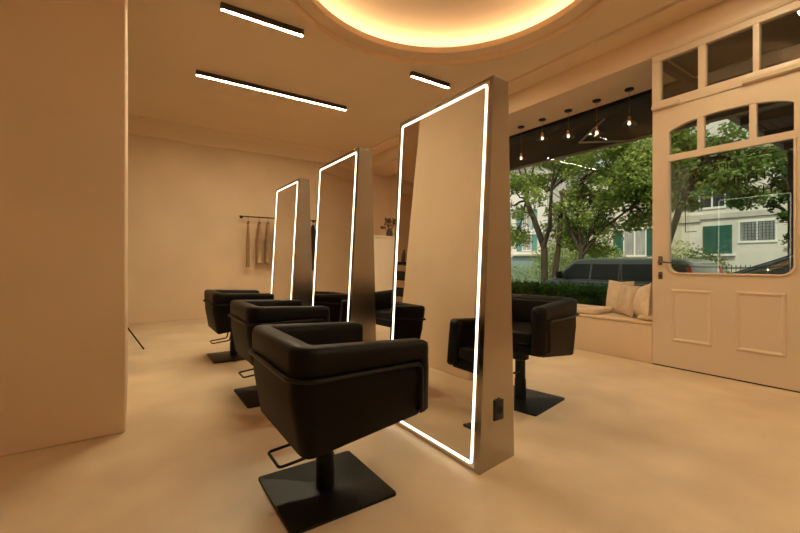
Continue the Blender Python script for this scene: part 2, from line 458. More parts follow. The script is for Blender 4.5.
# ------------------------------------------------------------------ MIRRORS
L, HH = .81, 1.912
def make_mirror():
    t = thing('salon_mirror', None, 'mirror')
    def face(sgn, k, yin, z):      # point on a sloped face: k = proud distance
        x = (-.1435 + .110*z/HH - k) if sgn < 0 else (.1435 - .053*z/HH + k)
        return (x, yin, z)
    pr = [(-.1435, 0), (.1435, 0), (.0905, HH), (-.0335, HH)]
    body = MB().loft([[(x, .125*x, z) for x, z in pr], [(x, L, z) for x, z in pr]])
    body.build('steel_body', M['steel'], t, bevel=.002, seg=1)
    def slab(y0, y1, z0, z1, sgn, k0, k1):
        m = []
        for k in (k0, k1): m.append([face(sgn, k, y0, z0), face(sgn, k, y1, z0), face(sgn, k, y1, z1), face(sgn, k, y0, z1)])
        return m
    for sgn in (-1, 1):
        m = MB().loft(slab(.018, L-.018, .018, HH-.018, sgn, -.002, .0015)); m.build('mirror_glass', M['mirror'], t, smooth=0)
        s = MB(); a, bq = .030, .042
        # rounded loop strip
        outer = rrect(a, a, L-a, HH-a, .022); inner = rrect(bq, bq, L-bq, HH-bq, .012)
        rings = [[face(sgn, .001, p[0], p[1]) for p in outer], [face(sgn, .004, p[0], p[1]) for p in outer], [face(sgn, .004, p[0], p[1]) for p in inner], [face(sgn, .001, p[0], p[1]) for p in inner]]
        s.loft(rings, caps=False); s.build('light_strip', M['strip'], t, smooth=0)
    so = MB().box((-.032, -.010, .225), (.032, .0, .325)).build('power_socket', M['blackplastic'], t, bevel=.004)
    MB().lathe([(.018, 0), (.018, .004), (.014, .004), (.013, .001), (.0, .001)], seg=20).build('socket_hole', M['gap'], so)
    h = kids(so)[0]; h.rotation_euler = (R(90), 0, 0); h.location = (.0, -.010, .275)
    return t
mir = make_mirror()
XM = 1.4855
for i, (y, lb) in enumerate(((1.342, 'large brushed steel mirror tower with lit edge nearest the camera, power socket on its side'),
                             (2.775, 'middle steel mirror tower of the three with lit edges'),
                             (4.16, 'farthest steel mirror tower with lit edges, in front of the clothes rail'))):
    o = mir if i == 0 else copy_tree(mir)
    o.location = (XM + (0, .028, .035)[i], y, 0); tag(o, lb, 'mirror', 'freestanding light-edged mirrors')

# ------------------------------------------------------------------ SALON CHAIRS (local: faces +X)
def make_chair():
    t = thing('salon_chair', None, 'chair')
    hw, xb, xs, xf, rc = .33, -.245, .285, .335, .085
    path = [(x, hw, 0, 1) for x in (xf, xf-.004, xf-.012, xf-.028, xs+.006, xs, .2, .05)]
    for k in range(9):
        a = PI/2 + k/8*PI/2; path.append((xb+rc+rc*math.cos(a), hw-rc+rc*math.sin(a), math.cos(a), math.sin(a)))
    path.append((xb, 0, -1, 0))
    mirrorp = [(x, -y, nx, -ny) for x, y, nx, ny in reversed(path[:-1])]
    path = path + mirrorp
    zb = lambda x: .290 + (x-xb)/(xf-xb)*.075
    zt = lambda x: .70 - (x-xb)/(xf-xb)*.030
    # shell
    sh = MB(); rings = []
    for (x, y, nx, ny) in path:
        if x > xs: continue
        tb = .035*abs(nx)**2 + .016*ny*ny
        pr = [(tb+.012, zb(x)), (tb, zb(x)+.012), (0, .50), (0, .588), (.028, .588), (.028+tb, zb(x)+.02)]
        rings.append([(x-nx*u, y-ny*u, z) for u, z in pr])
    sh.loft(rings)
    pan_o = [(x-nx*.045, y-ny*.045) for x, y, nx, ny in path if x <= xs] 
    pan = [(x, y, zb(x)) for x, y in pan_o]; pan2 = [(x, y, .43) for x, y in pan_o]
    sh.loft([pan, pan2])
    sh.build('shell', M['shell'], t, smooth=50)
    # padding: roll around back and arms plus inner lining
    pd = MB(); rings = []
    n = len(path)
    for i, (x, y, nx, ny) in enumerate(path):
        T = zt(x)
        pr = [(.032, .42), (.032, .586), (.0, .593), (-.005, .603), (-.006, T-.030), (-.001, T-.009), (.012, T), (.070, T), (.084, T-.010), (.092, T-.034), (.092, .42)]
        if x > xs + .001:
            B = zb(x) + .008
            pr[0] = (.012, B); pr[1] = (-.003, B+.014); pr[2] = (-.007, .56); pr[10] = (.092, B+.012)
            sk = {xf: .032, xf-.004: .018, xf-.012: .006}.get(x, 0)
            if sk:
                cu = sum(p[0] for p in pr)/len(pr); 
                q = []
                for u, z in pr:
                    u2 = u + (sk if u < .03 else -sk if u > .06 else 0)
                    z2 = min(max(z, B+sk), T-sk)
                    q.append((u2, z2))
                pr = q
        rings.append([(x-nx*u, y-ny*u, z) for u, z in pr])
    pd.loft(rings)
    pd.build('arm_padding', M['leather'], t, smooth=60)
    # seat and back cushions
    w_ = hw-.094
    MB().box((xb+.10, -w_, .425), (.318, w_, .505)).build('seat_cushion', M['leather'], t, bevel=.022, seg=4)
    MB().prism([(xb+.088, .50), (xb+.135, .505), (xb+.115, .672), (xb+.088, .672)], 'y', -w_, w_).build('backrest', M['leather'], t, bevel=.012, seg=3)
    MB().box((.20, -w_+.0, zb(.3)+.004), (.306, w_, .424)).build('front_rail', M['shell'], t, bevel=.010, seg=2)
    # tube rail
    off = .014; pts = []
    for i, (x, y, nx, ny) in enumerate(path):
        if x > .2: continue
        pts.append((x+nx*off, y+ny*off, .585))
    zl = .395
    head = [(.278, hw-.03, zl-.010), (.278, hw+off, zl), (.278, hw+off, .585)]
    full = head + pts + [(p[0], -p[1], p[2]) for p in reversed(head)]
    F1 = fillet(head + [pts[0]], .045, 6)[:-1]
    full = F1 + [Vector(p) for p in pts] + [Vector((p.x, -p.y, p.z)) for p in reversed(F1)]
    MB().tube(full, .0085, 8).build('tube_rail', M['blackmetal'], t)
    # pedestal
    MB().prism(rrect(-.232, -.232, .232, .232, .018, 4), 'z', 0, .012).build('base_plate', M['blackmetal'], t, bevel=.0025, seg=2)
    MB().lathe([(.0, .012), (.040, .012), (.040, .15), (.036, .155), (.036, .29), (.06, .30), (.06, .36), (.0, .36)], seg=28).build('column', M['blackmetal'], t)
    lv = [(-.02, -.035, .31), (-.05, -.035, .178), (-.215, -.035, .163), (-.215, .125, .163), (-.05, .125, .178), (-.02, .10, .31)]
    MB().tube(fillet(lv, .02, 4), .0065, 8).build('pump_lever', M['blackmetal'], t)
    return t
ch = make_chair()
chairs = [
    ((.705, 1.64), 0, 0, 'black leather tub salon chair in the foreground, facing the big front mirror'),
    ((.875, 3.04), 0, 0, 'middle black leather salon chair of the row on the left of the mirrors'),
    ((.885, 4.47), 0, 0, 'farthest black leather salon chair of the left row, by the bare back wall'),
    ((2.335, 1.895), 180+11, .045, 'black leather salon chair right of the big mirror, near the window seat'),
    ((2.30, 3.20), 180+4, .02, 'black salon chair behind the big mirror, facing the middle mirror from the window side'),
    ((2.30, 4.62), 180-4, .02, 'black salon chair on the window side of the farthest mirror'),
]
for i, ((x, y), a, dz, lb) in enumerate(chairs):
    o = ch if i == 0 else copy_tree(ch)
    o.location = (x, y, 0); o.rotation_euler = (0, 0, 0)
    tag(o, lb, 'chair', 'black salon chairs')
    for k in kids(o):
        nm = k.name.split('.')[0]
        if nm in ('base_plate',): k.rotation_euler.z = R(a if i < 4 else 180)
        elif nm == 'column': pass
        elif nm == 'pump_lever': k.rotation_euler.z = 0; k.location.z = dz
        else:
            k.rotation_euler.z = R(a); k.location.z = dz

# ------------------------------------------------------------------ COUNTER, VASE
ct = thing('reception_counter', 'tall pale cabinet against the window wall at the back, a vase on top', 'cabinet', (4.15, 6.45, 0))
MB().box((-.5, -.22, .06), (.5, .22, 1.45)).build('cabinet_body', M['counter'], ct, bevel=.004)
MB().box((-.515, -.235, 1.45), (.515, .235, 1.485)).build('cabinet_top', M['counter'], ct, bevel=.004)
MB().box((-.47, -.19, 0), (.47, .19, .06)).build('plinth', M['blackplastic'], ct, smooth=0)
vs = thing('flower_vase', 'dark vase of dried brown flowers on the pale cabinet', 'vase', (4.06, 6.38, 1.485))
MB().lathe([(.0, 0), (.05, 0), (.065, .03), (.06, .09), (.035, .13), (.04, .15), (.033, .15), (.0, .14)]).build('vase_body', M['vase'], vs)
st = MB(); fl = MB()
for k in range(16):
    a = random.uniform(0, 2*PI); r = random.uniform(.02, .14); h = random.uniform(.18, .34)
    tip = (r*math.cos(a), r*math.sin(a), h)
    st.tube([(0, 0, .10), (tip[0]*.4, tip[1]*.4, h*.6), tip], .003, 5)
    s = random.uniform(.018, .032)
    for q in range(5):
        c0 = Vector(tip) + Vector((random.uniform(-s, s), random.uniform(-s, s), random.uniform(-s, s)))
        fl.lathe([(.0, -s*.6), (s*.6, -s*.2), (s*.6, s*.3), (.0, s*.7)], c0, 6)
    fl.build('flower_head', M['dried'], vs); fl = MB()
st.build("stems", M["dried"], vs)

# ------------------------------------------------------------------ CLOTHES RAIL AND CAPES
YR, ZR = YB-.14, 1.84
rl = thing('clothes_rail', 'dark metal clothes rail fixed across the back wall', 'rail', (2.37, YB, ZR))
MB().tube([(-.75, -.14, 0), (.77, -.14, 0)], .011, 10).build('rod', M['blackmetal'], rl)
for x in (-.70, .72):
    MB().tube([(x, -.14, 0), (x, -.004, 0)], .009, 8).build('bracket', M['blackmetal'], rl)
    m = MB().lathe([(.0, 0), (.028, 0), (.028, .006), (.0, .006)], seg=18).build('bracket_plate', M['blackmetal'], rl, loc=(x, 0, 0)); m.rotation_euler = (R(90), 0, 0)
for x in (-.75, .77):
    m = MB().lathe([(.0, -.012), (.017, -.010), (.017, .010), (.0, .012)], seg=14).build('end_cap', M['blackmetal'], rl, loc=(x, -.14, 0)); m.rotation_euler = (0, R(90), 0)
def cape(x, wd, dp, top, bot, m_, label, seed, grp='capes on the clothes rail'):
    rnd = random.Random(seed)
    t = thing('salon_cape', label, 'cape', (x, YR, ZR), 0, grp)
    hk = [(0, 0, -.085), (0, 0, -.03), (0, .016, -.004), (0, .010, .015), (0, -.010, .015), (0, -.016, .004)]
    MB().tube(fillet(hk, .012, 3), .003, 6).build('hook', M['blackmetal'], t)
    MB().tube([(0, -.10*dp/.1, top-ZR-.035), (0, -.03, top-ZR+.0), (0, .0, top-ZR+.012), (0, .03, top-ZR), (0, .10*dp/.1, top-ZR-.035)], .007, 8).build('hanger', M['blackmetal'], t)
    b = MB(); rings = []
    ph = [rnd.uniform(0, 6) for _ in range(3)]
    N = 28
    for k in range(13):
        f = k/12; z = (top-ZR) - .005 - f*(top-bot)
        sp = .35 + .65*min(1, f*4.5)**.5
        ring = []
        for j in range(N):
            a = 2*PI*j/N
            fold = 1 + (.22*math.sin(5*a+ph[0]+f*.8) + .13*math.sin(9*a+ph[1]-f)) * min(1, .3+f)
            ring.append((wd*(.6+.5*f)*math.cos(a)*fold*sp, dp*math.sin(a)*fold*sp, z + .010*math.sin(3*a+ph[2])*f))
        rings.append(ring)
    b.loft(rings); b.build('cape_cloth', m_, t, smooth=70)
cape(1.76, .024, .07, 1.745, .92, M['cape'], 'thin tan cape hanging alone at the left end of the rail', 1)
cape(1.96, .055, .10, 1.745, .985, M['cape'], 'tan cape hanging second from the left on the rail', 2)
cape(2.12, .050, .10, 1.745, .985, M['cape'], 'tan cape in the middle of the tan ones on the rail', 3)
cape(2.28, .055, .10, 1.745, .965, M['cape'], 'rightmost tan cape on the rail, beside the farthest mirror', 4)
cape(3.02, .075, .10, 1.75, .84, M['capeblack'], 'black cape hanging at the right end of the rail', 5)

# ------------------------------------------------------------------ FLOOR LAMP LEG beyond the wall block, trolley in the side room
tp = thing('tripod_stand', 'dark tripod stand behind the left wall block, one thin leg showing', 'stand', (-.30, 5.45, 0))
for k in range(3):
    a = R(-14 + 120*k)
    MB().tube([(.03*math.cos(a), .03*math.sin(a), .62), (.41*math.cos(a), .41*math.sin(a), .008)], .008, 8).build('leg', M['blackmetal'], tp)
MB().lathe([(.0, .58), (.04, .58), (.04, .66), (.012, .67), (.012, 1.35), (.0, 1.35)], seg=16).build('pole', M['blackmetal'], tp)
MB().lathe([(.0, 1.33), (.03, 1.33), (.11, 1.42), (.13, 1.52), (.10, 1.62), (.03, 1.66), (.0, 1.66)], seg=24).build('lamp_head', M['blackmetal'], tp)
TX, TY, TZ = -1.12, 5.45, 1.22
tr = thing('storage_trolley', 'black trolley standing in the side room, seen in the big mirror', 'trolley', (TX, TY, 0))
for (x, y) in ((-.2, -.16), (.2, -.16), (-.2, .16), (.2, .16)):
    MB().tube([(x, y, .06), (x, y, TZ)], .010, 8).build('post', M['blackmetal'], tr)
    m = MB().lathe([(.0, -.012), (.028, -.012), (.028, .012), (.0, .012)], seg=14).build('wheel', M['blackplastic'], tr, loc=(x, y, .030)); m.rotation_euler = (R(90), 0, 0)
for z in (.14, .42, .69, .96, TZ):
    MB().prism(rrect(-.22, -.18, .22, .18, .03), 'z', z, z+(.05 if z == TZ else .15)).build('tray', M['blackmetal'], tr, bevel=.004)
bt = None
bots = [(-.13, -.06, .07, 'tallest dark styling bottle, at the left of the trolley top'), (-.02, .05, -.06, 'shortest dark styling bottle, second on the trolley top'), (.08, -.05, .03, 'dark styling bottle at the front of the trolley top'), (.15, .07, 0, 'dark styling bottle at the right rear of the trolley top')]
for i, (x, y, h, lb) in enumerate(bots):
    o = thing('styling_bottle', lb, 'bottle', (TX+x, TY+y, TZ+.05), 0, 'bottles on the trolley')
    MB().lathe([(.0, 0), (.032, 0), (.034, .01), (.034, .14+h), (.012, .17+h), (.0, .17+h)], seg=16).build('bottle_body', M['vase'], o)
    MB().lathe([(.0, .17+h), (.014, .17+h), (.014, .21+h), (.0, .21+h)], seg=12).build('cap', M['blackplastic'], o)

# ------------------------------------------------------------------ WINDOW SEAT CUSHIONS
def pillow(name, label, w_, h_, th, loc, rot, m_, seed):
    rnd = random.Random(seed); N = 18; b = MB()
    def P(i, j, s):
        u, v = i/N*2-1, j/N*2-1
        e = (max(0, 1-u*u)**.42) * (max(0, 1-v*v)**.42)
        pin = 1 - .10*(1-abs(u))*abs(v)**2; pin2 = 1 - .10*(1-abs(v))*abs(u)**2
        wr = .03*math.sin(7*u+seed)*math.sin(5*v+seed*2)*e
        return (u*w_/2*pin2, s*(th/2*e + wr*th), v*h_/2*pin)
    for s in (1, -1):
        vs_ = [P(i, j, s) for i in range(N+1) for j in range(N+1)]
        b.add(vs_, [(i*(N+1)+j, i*(N+1)+j+1, (i+1)*(N+1)+j+1, (i+1)*(N+1)+j) for i in range(N) for j in range(N)])
    t = thing(name, label, 'cushion', loc, 0)
    t.rotation_euler = rot
    o = b.build('cushion_cover', m_, t, smooth=80)
    e = [(u*w_/2*(1-.10*(1-abs(v))*abs(u)**2), 0, v*h_/2*(1-.10*(1-abs(u))*abs(v)**2)) for u, v in
         [(-1+2*k/12, -1) for k in range(12)] + [(1, -1+2*k/12) for k in range(12)] + [(1-2*k/12, 1) for k in range(12)] + [(-1, 1-2*k/12) for k in range(12)]]
    MB().tube(e, .004, 6, closed=True).build('piping', m_, t)
    return t
# local: width along X, thickness Y, height Z ; rotate z by 90 to face -X into the room
pillow('scatter_cushion', 'cream linen cushion leaning in the niche behind the other two', .38, .37, .13, (4.72, 2.40, .41+.187), (R(8), 0, R(70)), M['cushion'], 1)
pillow('scatter_cushion', 'darker tan striped cushion in the middle of the window seat pillows', .36, .35, .14, (4.50, 2.20, .41+.175), (R(12), R(-4), R(52)), M['cushion2'], 2)
pillow('scatter_cushion', 'plump linen cushion standing nearest the door frame', .36, .35, .17, (4.40, 1.985, .41+.18), (R(8), R(10), R(40)), M['cushion'], 3)
pillow('folded_cushion', 'small white cushion end tucked against the door frame', .16, .12, .07, (4.30, 1.90, .41+.045), (R(70), 0, R(80)), M['cushion'], 4)
sp = MB().prism(rrect(-.20, -.40, .20, .36, .05, 5), 'z', 0, .062).build('seat_pad', M['cushion'], None, bevel=.022, seg=4, loc=(4.46, 2.83, .411))
tag(sp, 'flat pale seat pad lying on the window seat', 'seat pad')

# ------------------------------------------------------------------ OUTSIDE
GZ = -.85
struct('ground', MB().box((XW+.2, -14, GZ-.2), (60, 60, GZ)), M['asphalt'], smooth=0)
struct('pavement', MB().box((XW+.16, -6, GZ-.1), (8.9, 30, GZ+.14)), M['paving'], smooth=0)
# the building's own front above and around the shop
struct('wall_upper_storeys', MB().box((XW+.15, -14, 3.02), (XW+.45, 22, 11.0)).box((XW+.15, YB, GZ), (XW+.45, 22, 3.02)).box((XD+.2, -14, GZ), (XW+.45, -2.2, 3.02)), M['facade'], smooth=0)
struct('shade_dark_soffit', MB().box((XW+.15, YD0-.05, 2.995), (XW+.46, YB, 3.02)).box((XD+.2, -2.2, 3.03), (XW+.15, YD0-.05, 3.10)), M['awning'], smooth=0)  # added undersides, charcoal colour stands in for shade on cream
struct('porch_step', MB().box((XD+.06, -2.2, -.14), (XW+.15, YD0-.06, -.02)).box((XD+.06, -2.2, GZ), (XW+.45, YD0-.06, -.14)), M['paving'], smooth=0)
struct('wall_plinth', MB().box((XW+.15, YD0-.06, GZ), (XW+.20, YB, .38)), M['facade'], smooth=0)
# awning
aw = thing('awning', 'charcoal shop awning outside, sloping over window and door', 'awning', (XW+.46, 3, 3.05))
MB().prism([(-.0, .0), (.50, -.30), (.50, -.28), (-.0, .03)], 'y', -4.6, 4.5).build('awning_cloth', M['awning'], aw, smooth=0)
MB().box((.49, -4.6, -.325), (.53, 4.5, -.275)).build('front_rail', M['awn_edge'], aw, bevel=.006)
MB().prism([(.0, .035), (.10, .035), (.10, .15), (.0, .15)], 'y', -4.6, 4.5).build('cassette', M['awning'], aw, bevel=.01)
for y0 in (-.05, 2.4, -3.2):
    a = MB().tube([(.0, y0, -.06), (.28, y0+.55, -.21)], .014, 8).tube([(.28, y0+.55, -.21), (.48, y0-.15, -.325)], .015, 8)
    a.build('folding_arm', M['awn_edge'], aw)
# corrugated canopy next door
cn = MB(); pts = []
for k in range(0, 73):
    y = 1.85 - k*.055; pts.append((y, 2.92 + (.016 if k % 2 else -.016)))
pts2 = [(y, z+.02) for y, z in reversed(pts)]
cn.prism(pts + pts2, 'x', 5.95, 9.2)
cnp = thing('canopy', 'grey corrugated canopy next door, seen through the top panes of the door', 'canopy')
cn.build('corrugated_sheet', M['corr'], cnp, smooth=0)
MB().box((5.9, 1.80, 2.86), (9.25, 1.88, 2.95)).build('edge_beam', M['awn_edge'], cnp, smooth=0)
for x in (6.6, 7.6, 8.6): MB().box((x, -2.1, 2.80), (x+.06, 1.80, 2.895)).build('rafter', M['awning'], cnp, smooth=0)
MB().box((9.15, 1.80, GZ), (9.22, 1.87, 2.9)).build('post', M['awning'], cnp, smooth=0)
MB().box((9.15, -2.1, GZ), (9.22, -2.03, 2.9)).build('post', M['awning'], cnp, smooth=0)

# foliage
def leaves(mb, c, rad, n, size, rnd, drop=0):
    for _ in range(n):
        while True:
            p = Vector((rnd.uniform(-1, 1), rnd.uniform(-1, 1), rnd.uniform(-1, 1)))
            if .15 < p.length < 1: break
        q = Vector((c[0]+p.x*rad[0], c[1]+p.y*rad[1], c[2]+p.z*rad[2]))
        d = Vector((rnd.gauss(0, 1), rnd.gauss(0, 1), rnd.gauss(0, .6))).normalized()
        s = Vector((rnd.gauss(0, 1), rnd.gauss(0, 1), rnd.gauss(0, 1))).cross(d).normalized()
        l = size*rnd.uniform(.6, 1.3); w2 = l*.33
        mb.add([q, q+d*l*.5+s*w2, q+d*l, q+d*l*.5-s*w2], [(0, 1, 2, 3)])
def tree(name, label, loc, trunks, clumps, leafm, seed, lsize=.12, dens=260):
    rnd = random.Random(seed)
    t = thing(name, label, 'tree', loc, 0, 'street trees')
    tips = []
    for path, r in trunks:
        MB().tube(path, r, 10, r2=r*.62).build('trunk', M['bark'], t, smooth=60)
        tips.append(Vector(path[-1]))
    br = MB(); lf = MB()
    for (c, rd) in clumps:
        s = min(tips, key=lambda q: (q-Vector(c)).length)
        mid = s.lerp(Vector(c), .5) + Vector((rnd.uniform(-.15, .15), rnd.uniform(-.15, .15), -.10))
        br.tube([s, s.lerp(mid, .5)+Vector((0, 0, .05)), mid, mid.lerp(Vector(c), .5), c], .055, 6, r2=.012)
        for _ in range(6):
            e = Vector(c) + Vector((rnd.uniform(-1, 1)*rd[0], rnd.uniform(-1, 1)*rd[1], rnd.uniform(-.5, 1)*rd[2]))*.8
            br.tube([mid.lerp(Vector(c), rnd.uniform(.1, .9)), (mid+e)/2 + Vector((0, 0, .1)), e], .018, 4, r2=.005)
        k = 5
        for _ in range(k):
            sub = (c[0]+rnd.uniform(-.6, .6)*rd[0], c[1]+rnd.uniform(-.6, .6)*rd[1], c[2]+rnd.uniform(-.6, .6)*rd[2])
            leaves(lf, sub, (rd[0]*.5, rd[1]*.5, rd[2]*.42), dens//k, lsize, rnd)
    br.build('branches', M['bark'], t, smooth=0)
    o = lf.build('foliage', leafm, t, smooth=0)
    return t
# tree 1: twin trunks left in the window ; X ~ 13.5
def rel(X, px, py):      # direction table used only while laying out distant planting
    s = (px-400)/395; d = X/(.829*s+.559); return (X, d*(.829-.559*s), 1+(262-py)/395*d)
def loc_clumps(base, lst): return [((x-base[0], y-base[1], z-base[2]), r) for (x, y, z), r in lst]
b1 = (13.5, 9.75, GZ)
cl1 = []
rn = random.Random(3)
for (px, py, dx) in ((515,190,0),(530,175,.6),(545,190,-.4),(520,150,.3),(550,150,-.6),(575,165,.5),(565,200,.2),(515,235,.8),(590,150,0),(570,130,0),(540,125,.4),(510,120,-.3),(505,205,-.2),(560,225,.9)):
    cl1.append((rel(13.5+dx, px, py), (.95, 1.05, .75)))
tree('street_tree', 'twin-trunked leafy tree outside the left part of the window', b1,
     [([(0, 0, 0), (.03, .05, 1.2), (-.05, .0, 2.4), (-.1, .45, 3.6), (0, .9, 4.4)], .15), ([(.1, -.42, 0), (.08, -.38, 1.3), (.1, -.55, 2.6), (.1, -.65, 4.2)], .13), ([(-.08, .05, 2.3), (-.2, -.35, 3.2), (-.3, -.5, 4.6)], .09)],
     loc_clumps(b1, cl1), M['leafA'], 11, dens=1000)
b2 = (13.2, 8.05, GZ)
cl2 = []
for (px, py, dx) in ((600,165,0),(620,150,.5),(640,165,-.5),(585,185,.3),(610,195,-.3),(645,190,.4),(600,225,.6),(580,215,.2),(635,140,0),(655,150,.4),(600,140,-.6),(615,172,.8),(590,245,1.0),(665,175,.2),(680,150,.4),(655,205,.5),(625,185,0),(640,210,.9),(612,205,.4),(575,235,.9)):
    cl2.append((rel(13.2+dx, px, py), (.95, 1.0, .75)))
tree('street_tree', 'wide-crowned tree with many thin branches behind the van', b2,
     [([(0, 0, 0), (0, .05, 1.3), (.02, -.02, 2.3)], .13), ([(0, 0, 2.2), (0, .5, 3.2), (.1, .9, 4.5)], .07), ([(0, 0, 2.2), (.1, -.5, 3.3), (0, -1.1, 4.5)], .07), ([(0, 0, 2.25), (-.1, .05, 3.5), (0, -.1, 4.8)], .06), ([(0, 0, 2.0), (0, -.7, 2.9), (0, -1.7, 3.6)], .05)],
     loc_clumps(b2, cl2), M['leafA'], 12, dens=1000)
b3 = (14.0, 4.6, GZ)
cl3 = []
for (px, py, dx) in ((685,130,0),(700,150,.5),(720,140,0),(735,160,.4),(705,172,.2),(682,165,.6),(740,180,.5),(720,185,0),(690,190,.5),(760,165,.6),(675,205,.6),(755,195,.9),(770,150,.3)):
    cl3.append((rel(14.0+dx, px, py), (.75, .75, .5)))
tree('street_tree', 'leafy tree seen through the upper glass of the door', b3,
     [([(0, 1.2, 0), (0, 1.15, 2.0), (.1, .7, 3.6), (0, 0, 4.9)], .12)],
     loc_clumps(b3, cl3), M['leafB'], 13, dens=800)
b4 = (11.2, 1.1, GZ)
cl4 = []
for (px, py, dx) in ((780,170,0),(790,190,.1),(775,205,.2),(788,220,0),(792,160,.3),(770,182,.1),(792,240,.1)):
    cl4.append((rel(11.2+dx, px, py), (.30, .21, .19)))
tree('young_tree', 'small dark-leaved tree at the right edge of the door glass', b4,
     [([(0, 0, 0), (0, .1, 1.2), (.05, .3, 2.4)], .05)], loc_clumps(b4, cl4), M['leafC'], 14, lsize=.09, dens=110)

def bush(name, label, loc, rad, n, m_, seed, size=.09, cat='bush', grp=None, kind=None):
    rnd = random.Random(seed); b = MB(); st_ = MB()
    t = thing(name, label, cat, loc, 0, grp)
    for _ in range(14):
        e = (rnd.uniform(-.7, .7)*rad[0], rnd.uniform(-.7, .7)*rad[1], rad[2]*rnd.uniform(1.0, 1.8))
        st_.tube([(e[0]*.2, e[1]*.2, 0), (e[0]*.6, e[1]*.6, e[2]*.6), e], .012, 5, r2=.004)
    leaves(b, (0, 0, rad[2]), rad, n, size, rnd)
    st_.build('stems', M['bark'], t); b.build('foliage', m_, t, smooth=0)
def bush_at(X, px, ztop, wy, label, n, m_, seed, name='garden_shrub', size=.10):
    p = rel(X, px, 262); h = (ztop-GZ)/2
    bush(name, label, (X, p[1], GZ), (wy, wy, h), n, m_, seed, size, grp='shrubs across the street')
bush_at(17, 568, 2.5, 1.5, 'pale green shrub behind the twin trunks, left of the van', 3800, M['leafA'], 21)
bush_at(18, 590, 2.2, 1.3, 'shrub behind the van roof, in front of the cream house', 2600, M['leafA'], 22)
bush_at(19, 552, 2.2, 1.3, 'light shrub between the two tree trunks', 2600, M['leafA'], 23)
bush_at(15, 702, 1.5, .8, 'rounded shrub behind the tail of the van', 2400, M['leafB'], 24)
bush_at(20, 608, 2.0, 1.0, 'leafy shrub at the left corner of the cream house', 2600, M['leafA'], 27)
bush_at(20, 520, .9, 1.4, 'low shrub before the grey shopfront', 1800, M['leafB'], 25)
bush_at(20, 678, 2.0, .9, 'tall shrub at the left edge of the door glass', 1800, M['leafA'], 26)

# hedge
rnd = random.Random(5); hb = MB()
hedge = thing('hedge', 'dark clipped hedge between shop window and parked van', 'hedge', (7.9, 6.2, GZ+.14))
core = MB().box((-.30, -2.7, 0), (.30, 2.9, 1.06)); core.build('hedge_core', M['leafC'], hedge, bevel=.06, smooth=0)
for _ in range(17000):
    y = rnd.uniform(-2.8, 3.0); z = rnd.uniform(0, 1.17); x = rnd.choice((-.34, .34)) + rnd.gauss(0, .04)
    if rnd.random() < .4: x = rnd.uniform(-.36, .36); z = 1.10 + rnd.gauss(0, .05)
    d = Vector((rnd.gauss(0, 1), rnd.gauss(0, 1), rnd.gauss(.4, .8))).normalized()
    s = Vector((rnd.gauss(0, 1), rnd.gauss(0, 1), rnd.gauss(0, 1))).cross(d).normalized()
    q = Vector((x, y, z)); l = rnd.uniform(.05, .10)
    hb.add([q, q+d*l*.5+s*l*.3, q+d*l, q+d*l*.5-s*l*.3], [(0, 1, 2, 3)])
hb.build('foliage', M['leafC'], hedge, smooth=0)

# vehicles: profile in (y,z), width along x
def wheel(parent, x, y, z, r, sgn):
    w1 = MB().lathe([(.0, -.10), (r*.86, -.10), (r, -.08), (r, .08), (r*.86, .10), (.0, .10)], seg=32).build('wheel', M['tyre'], parent, loc=(x, y, z)); w1.rotation_euler = (0, R(90), 0)
    MB().lathe([(.0, -.105), (r*.62, -.105), (r*.62, -.09), (.0, -.09)], seg=24).build('wheel_rim', M['rim'], w1)
van = thing('parked_van', 'grey-green parked van with dark side windows behind the hedge', 'van', (11, 0, GZ))
Z = lambda z: z - GZ
prof = [(3.86, -.50), (3.80, .0), (3.82, .50), (3.95, .95), (4.12, 1.06), (4.6, 1.10), (6.6, 1.11), (6.95, 1.07), (7.25, .86), (7.68, .48), (8.35, .27), (8.58, .08), (8.62, -.35), (8.50, -.55)]
W = 1.88
def vring(x, ins, up):
    return [(x, y, Z(z)) if z < .45 else (x + up*(z-.45)*.26, y, Z(z)) for y, z in prof]
vb = MB().loft([vring(.06, 0, 1), vring(0, 0, 1), vring(W, 0, -1), vring(W-.06, 0, -1)][1:3])
vb.build('body', M['vanpaint'], van, bevel=.05, seg=3)
def vpane(y0, y1, z0, z1, slant0=0, slant1=0):
    def q(y, z, o): return ((z-.45)*.26 - o, y, Z(z))
    MB().loft([[q(y0, z0, o), q(y1, z0, o), q(y1-slant1, z1, o), q(y0+slant0, z1, o)] for o in (-.02, .012)]).build('side_window', M['dkglass'], van, smooth=0)
vpane(3.98, 4.72, .50, .94, .06, 0); vpane(4.80, 5.62, .50, .94); vpane(5.68, 6.42, .50, .94); vpane(6.50, 7.52, .50, .94, 0, .52)
MB().loft([[(xx, 7.60+o, Z(.53)) for xx in (.12, W-.12)] + [(xx, 7.23+o, Z(.87)) for xx in (W-.2, .2)] for o in (0, .02)]).build('windscreen', M['dkglass'], van, smooth=0)
MB().box((-.012, 3.90, Z(.40)), (.0, 8.2, Z(.43))).build('waist_moulding', M['teal'], van, smooth=0)
for sx in (.0, W): 
    MB().prism([(3.79, Z(.10)), (3.90, Z(.10)), (4.02, Z(.88)), (3.93, Z(.92)), (3.82, Z(.5))], 'x', sx-.022 if sx == 0 else sx-.05, sx+.07 if sx == 0 else sx+.022).build('tail_lamp', M['red'], van, bevel=.01)
    MB().box((sx-.03 if sx == 0 else sx-.05, 3.80, Z(.42)), (sx+.05 if sx == 0 else sx+.03, 3.95, Z(.62))).build('reversing_lamp', M['white'], van, bevel=.01)
MB().box((.25, 3.70, Z(-.50)), (W-.25, 3.86, Z(-.30))).build('bumper', M['blackplastic'], van, bevel=.02)
MB().tube([(-.02, 7.25, Z(.50)), (-.16, 7.30, Z(.56))], .02, 6).build('wing_mirror_arm', M['blackplastic'], van)
